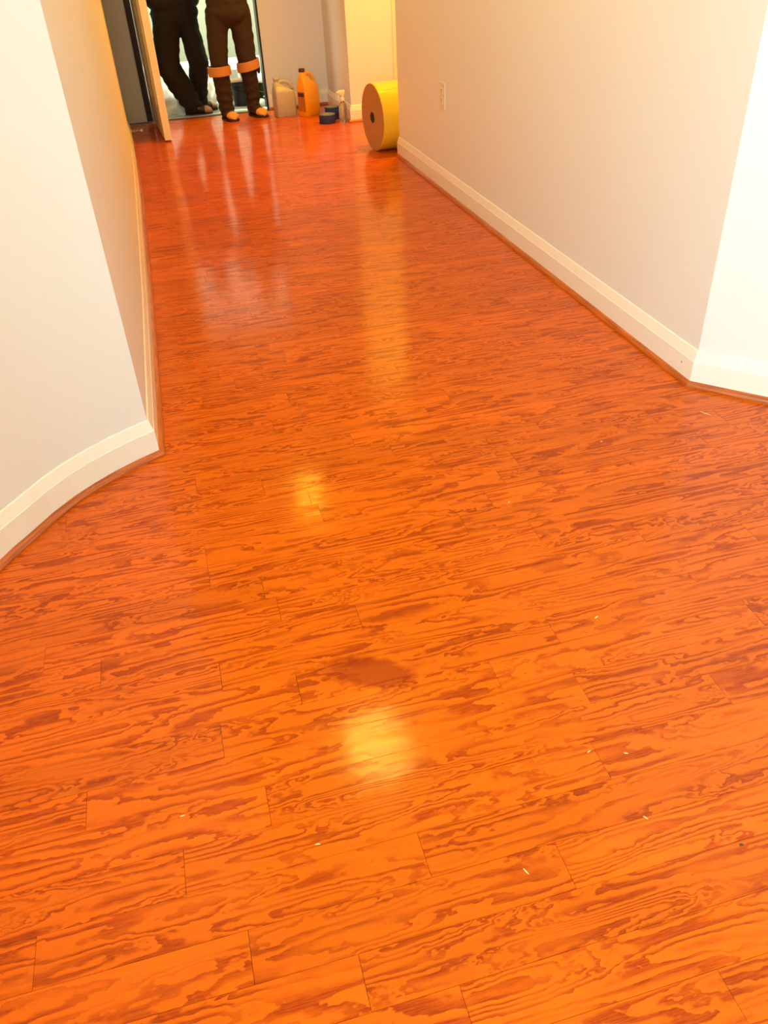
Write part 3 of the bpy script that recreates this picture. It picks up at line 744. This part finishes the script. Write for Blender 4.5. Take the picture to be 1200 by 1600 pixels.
M['dark_cloth'] = plain('dark_olive_trousers', (0.007, 0.005, 0.002), 0.9, bscale=60, var=0.2)
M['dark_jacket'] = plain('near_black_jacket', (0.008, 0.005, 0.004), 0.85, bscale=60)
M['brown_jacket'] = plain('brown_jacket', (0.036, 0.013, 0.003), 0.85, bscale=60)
M['strap'] = plain('tan_pad_strap', (0.58, 0.24, 0.055), 0.7, bscale=80, var=0.1)
M['pad'] = plain('black_pad', (0.012, 0.010, 0.010), 0.6)
M['boot_dark'] = plain('dark_boot', (0.03, 0.015, 0.008), 0.6)
M['toe_tan'] = plain('tan_toe_cap', (0.75, 0.36, 0.09), 0.45)
M['shoe_pale'] = plain('pale_tan_shoe', (0.42, 0.22, 0.12), 0.6)
M['sole'] = plain('sole', (0.02, 0.012, 0.01), 0.7)
def hand(bm, w_, d, side, s=1.0):
    """palm + four unequal curled fingers + thumb; w_ wrist, d direction"""
    w_ = Vector(w_); d = Vector(d).normalized(); up = Vector((0, 0, 1)); a = d.cross(up).normalized() * side; n = a.cross(d).normalized() * side
    for k in range(4):
        o_ = (k - 1.5) * 0.019
        k0 = w_ + a * o_ * 0.6 + d * 0.01; k1 = w_ + d * 0.085 + a * o_
        blob(bm, k0, 0.013, k1, 0.011, seg=8)
        L_ = (0.036, 0.042, 0.039, 0.030)[k]
        q1 = k1 + d * L_ * 0.9 - n * L_ * 0.35; q2 = q1 + d * L_ * 0.35 - n * L_ * 0.6; 
        blob(bm, k1, 0.0095, q1, 0.0085, seg=8); blob(bm, q1, 0.0085, q2, 0.0075, seg=8)
    t0 = w_ + d * 0.03 - a * 0.022; t1 = t0 + d * 0.035 - a * 0.026 - n * 0.012; t2 = t1 + d * 0.028 - n * 0.012
    blob(bm, t0, 0.014, t1, 0.0105, seg=8); blob(bm, t1, 0.0105, t2, 0.009, seg=8)
def local_axes(face):
    f = Vector((face[0], face[1], 0)).normalized(); return f, Vector((f.y, -f.x, 0))      # forward, his left-to-right axis
def boot(parent, ankle, toe_dir, mat, toemat, name='boot', size=1.0):
    d = Vector((toe_dir[0], toe_dir[1], 0)).normalized(); s_ = Vector((-d.y, d.x, 0)); A = Vector((ankle[0], ankle[1], 0))
    bm = bmesh.new(); rows = []
    def ring(t_, wd, z0, z1, seg=14):
        c_ = A + d * t_ * size; out = []
        for k in range(seg):
            a = 2 * math.pi * k / seg; out.append(c_ + s_ * math.cos(a) * wd + Vector((0, 0, (z0 + z1) / 2 + math.sin(a) * (z1 - z0) / 2)))
        return out
    R_ = [ring(-0.085, 0.012, 0.02, 0.06), ring(-0.078, 0.033, 0.012, 0.10), ring(-0.05, 0.041, 0.010, 0.13), ring(0.0, 0.043, 0.010, 0.125), ring(0.045, 0.046, 0.010, 0.098), ring(0.09, 0.050, 0.010, 0.078), ring(0.125, 0.050, 0.010, 0.070)]
    loft(bm, R_); bt = from_bm(name, bm, mat, parent, True)
    bm = bmesh.new(); loft(bm, [ring(0.120, 0.0515, 0.009, 0.073), ring(0.150, 0.049, 0.010, 0.068), ring(0.175, 0.038, 0.012, 0.056), ring(0.190, 0.018, 0.016, 0.042)]); from_bm('toe_cap', bm, toemat, bt, True)
    bm = bmesh.new(); lo = []
    out = [(-0.088, 0.0), (-0.082, 0.026), (-0.05, 0.041), (0.0, 0.039), (0.05, 0.044), (0.10, 0.054), (0.15, 0.052), (0.182, 0.034), (0.198, 0.0)]
    pts = [(t_, w2) for t_, w2 in out] + [(t_, -w2) for t_, w2 in out[-2:0:-1]]
    P_ = [A + d * t_ * size + s_ * w2 for t_, w2 in pts]
    prism(bm, [(p.x, p.y) for p in P_], 0.0, 0.016); from_bm('sole', bm, M['sole'], bt)
    return bt
def person(label, hip, face, legs, torso_lean, arm_mode, tro, jac, bootmat, toemat, hipw, thick, seed, jacket_hem, skin='skin', pads=False, H0=1.0, footdirs=None):
    f, rt = local_axes(face); hx_, hy_, hz = hip
    root = empty('person', (hx_, hy_, 0)); tag(root, label, 'person')
    O = Vector((hx_, hy_, 0))
    def Lc(p): return Vector(p) - O
    hipc = Lc((hx_, hy_, hz)); chest = hipc + Vector((torso_lean[0], torso_lean[1], 0.40 * H0)); neck = chest + Vector((torso_lean[0] * 0.4, torso_lean[1] * 0.4, 0.17 * H0))
    headc = neck + f * 0.02 + Vector((0, 0, 0.155 * H0))
    # body, one continuous figure: legs, trunk, neck, head, arms and hands
    bm = bmesh.new()
    for (h, kn_, an) in legs:
        h, kn_, an = Lc(h), Lc(kn_), Lc(an)
        blob(bm, h, 0.070, kn_, 0.045); blob(bm, kn_, 0.048, an, 0.032); blob(bm, an, 0.032, an + f * 0.05 + Vector((0, 0, -0.03)), 0.026)
    blob(bm, hipc, (0.13, 0.10, 0.11)); blob(bm, hipc, 0.11, chest - Vector((0, 0, 0.05)), 0.13, 0.8); blob(bm, chest, (0.155, 0.115, 0.15))
    blob(bm, chest + Vector((0, 0, 0.08)), 0.07, headc - Vector((0, 0, 0.08)), 0.052)
    for s in (-1, 1):
        sh_ = chest + rt * s * 0.175 + Vector((0, 0, 0.09))
        el = sh_ + rt * s * 0.05 - f * 0.05 + Vector((0, 0, -0.27)); wr_ = el + f * 0.19 - rt * s * 0.09 + Vector((0, 0, 0.14))
        blob(bm, chest + Vector((0, 0, 0.09)), 0.07, sh_, 0.055); blob(bm, sh_, 0.048, el, 0.036); blob(bm, el, 0.038, wr_, 0.026)
        hand(bm, wr_, f - rt * s * 0.4, s)
    body = fuse('body', bm, M[skin], root, 0.0085, 0, 0, 3)
    # head as its own finer skull with face, fused to the body child
    bm = bmesh.new()
    blob(bm, headc + Vector((0, 0, 0.03)), (0.076, 0.088, 0.092)); blob(bm, headc + f * 0.018 - Vector((0, 0, 0.045)), (0.056, 0.06, 0.066))
    blob(bm, headc + f * 0.088 + Vector((0, 0, 0.022)), 0.008, headc + f * 0.108 - Vector((0, 0, 0.018)), 0.0135, seg=8)
    for s in (-1, 1):
        blob(bm, headc + rt * s * 0.077 - Vector((0, 0, 0.004)), (0.012, 0.018, 0.028)); blob(bm, headc + rt * s * 0.032 + f * 0.078 + Vector((0, 0, 0.042)), 0.013)
    blob(bm, headc - Vector((0, 0, 0.06)), 0.052, chest + Vector((0, 0, 0.12)), 0.056)
    fuse('head', bm, M[skin], body, 0.005, 0, 0, 3)
    for s in (-1, 1):
        e_ = headc + rt * s * 0.031 + f * 0.084 + Vector((0, 0, 0.016))
        bm = bmesh.new(); blob(bm, e_, 0.0125); from_bm('eye', bm, M['eye'], body, True)
    for s in (-1, 1):
        bm = bmesh.new(); blob(bm, headc + rt * s * 0.031 + f * 0.094 + Vector((0, 0, 0.016)), 0.0055)
        from_bm('iris', bm, M['iris'], body, True)
    bm = bmesh.new(); blob(bm, headc + f * 0.080 - rt * 0.02 - Vector((0, 0, 0.048)), 0.006, headc + f * 0.080 + rt * 0.02 - Vector((0, 0, 0.048)), 0.006, seg=8); from_bm('mouth', bm, M['lip'], body, True)
    bm = bmesh.new(); blob(bm, headc - f * 0.012 + Vector((0, 0, 0.052)), (0.083, 0.090, 0.088)); blob(bm, headc - f * 0.045 - Vector((0, 0, 0.01)), (0.066, 0.052, 0.062)); fuse('hair', bm, M['hair'], body, 0.007, 0.002, seed)
    # trousers
    bm = bmesh.new()
    for li, (h, kn_, an) in enumerate(legs):
        th = thick[li]; h, kn_, an = Lc(h), Lc(kn_), Lc(an); mid = (kn_ + an) / 2
        blob(bm, h, th[0], kn_, th[1], 0.95); blob(bm, kn_, th[1], mid, th[2], 0.95); blob(bm, mid, th[2], an + Vector((0, 0, -0.01)), th[3], 0.95)
    blob(bm, hipc + Vector((0, 0, -0.02)), (hipw, 0.135, 0.11)); blob(bm, hipc + Vector((0, 0, 0.06)), (hipw * 0.93, 0.125, 0.10))
    fuse('trousers', bm, M[tro], root, 0.010, 0.0055, seed, 5)
    # jacket
    bm = bmesh.new()
    z0 = jacket_hem - 0.0
    blob(bm, Vector((hipc.x, hipc.y, z0 + 0.07)), (hipw + 0.03, 0.155, 0.10)); blob(bm, Vector((hipc.x, hipc.y, z0 + 0.1)), 0.20, chest, 0.21, 0.75); blob(bm, chest + Vector((0, 0, 0.03)), (0.23, 0.15, 0.14))
    for s in (-1, 1):
        sh_ = chest + rt * s * 0.175 + Vector((0, 0, 0.09)); el = sh_ + rt * s * 0.05 - f * 0.05 + Vector((0, 0, -0.27)); wr_ = el + f * 0.165 - rt * s * 0.078 + Vector((0, 0, 0.122))
        blob(bm, chest + Vector((0, 0, 0.08)), 0.085, sh_, 0.072); blob(bm, sh_, 0.070, el, 0.056); blob(bm, el, 0.056, wr_, 0.042)
    fuse('jacket', bm, M[jac], root, 0.011, 0.006, seed + 4, 4)
    for li, (h, kn_, an) in enumerate(legs):
        a = Lc(an); boot(root, (a.x, a.y), footdirs[li], M[bootmat], M[toemat], 'boot', 0.86)
    return root, f, rt, O
LR = [((0.615, 7.66, 0.74), (0.580, 7.65, 0.43), (0.592, 7.68, 0.085)), ((0.805, 7.67, 0.74), (0.816, 7.67, 0.43), (0.832, 7.72, 0.085))]
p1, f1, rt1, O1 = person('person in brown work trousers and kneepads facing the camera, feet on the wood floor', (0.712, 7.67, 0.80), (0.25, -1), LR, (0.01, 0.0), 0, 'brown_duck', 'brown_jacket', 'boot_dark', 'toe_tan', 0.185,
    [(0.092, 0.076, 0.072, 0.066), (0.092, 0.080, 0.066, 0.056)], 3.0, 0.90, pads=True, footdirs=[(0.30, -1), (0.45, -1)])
def knee_pad(root, c_, r, f, rt, tilt, mid):
    """strap band round the shin below a padded cap"""
    bm = bmesh.new(); seg = 36; rings = []
    for (dr_, z) in ((0.0, -0.036), (0.007, -0.033), (0.009, 0.0), (0.007, 0.033), (0.0, 0.036)):
        ring = []
        for k in range(seg):
            a = 2 * math.pi * k / seg; x = math.cos(a) * (r + dr_); y = math.sin(a) * (r + dr_)
            ring.append(Vector((c_[0] + x, c_[1] + y, c_[2] + z + tilt * x / r * 0.02 + 0.003 * noise.noise(Vector((math.cos(a) * 2, math.sin(a) * 2, mid))))))
        rings.append(ring)
    vr = [[bm.verts.new(p) for p in q] for q in rings]
    for a_, b_ in zip(vr, vr[1:] + vr[:1]):
        for i in range(seg): bm.faces.new((a_[i], a_[(i + 1) % seg], b_[(i + 1) % seg], b_[i]))
    st = from_bm('knee_pad_strap', bm, M['strap'], root, True)
    return st
knee_pad(p1, Vector((0.576, 7.652, 0.372)) - O1, 0.088, f1, rt1, 0.1, 1.0); knee_pad(p1, Vector((0.822, 7.676, 0.392)) - O1, 0.088, f1, rt1, 0.75, 5.0)
for c_, s in ((Vector((0.495, 7.66, 0.37)), -1), (Vector((0.905, 7.69, 0.365)), 1)):
    bm = bmesh.new(); blob(bm, c_ - O1, (0.016, 0.03, 0.045)); from_bm('strap_buckle', bm, M['pad'], p1, True)
LL = [((0.225, 8.00, 0.74), (0.172, 8.00, 0.40), (0.325, 8.02, 0.09)), ((0.395, 8.04, 0.74), (0.438, 8.05, 0.40), (0.395, 8.17, 0.09))]
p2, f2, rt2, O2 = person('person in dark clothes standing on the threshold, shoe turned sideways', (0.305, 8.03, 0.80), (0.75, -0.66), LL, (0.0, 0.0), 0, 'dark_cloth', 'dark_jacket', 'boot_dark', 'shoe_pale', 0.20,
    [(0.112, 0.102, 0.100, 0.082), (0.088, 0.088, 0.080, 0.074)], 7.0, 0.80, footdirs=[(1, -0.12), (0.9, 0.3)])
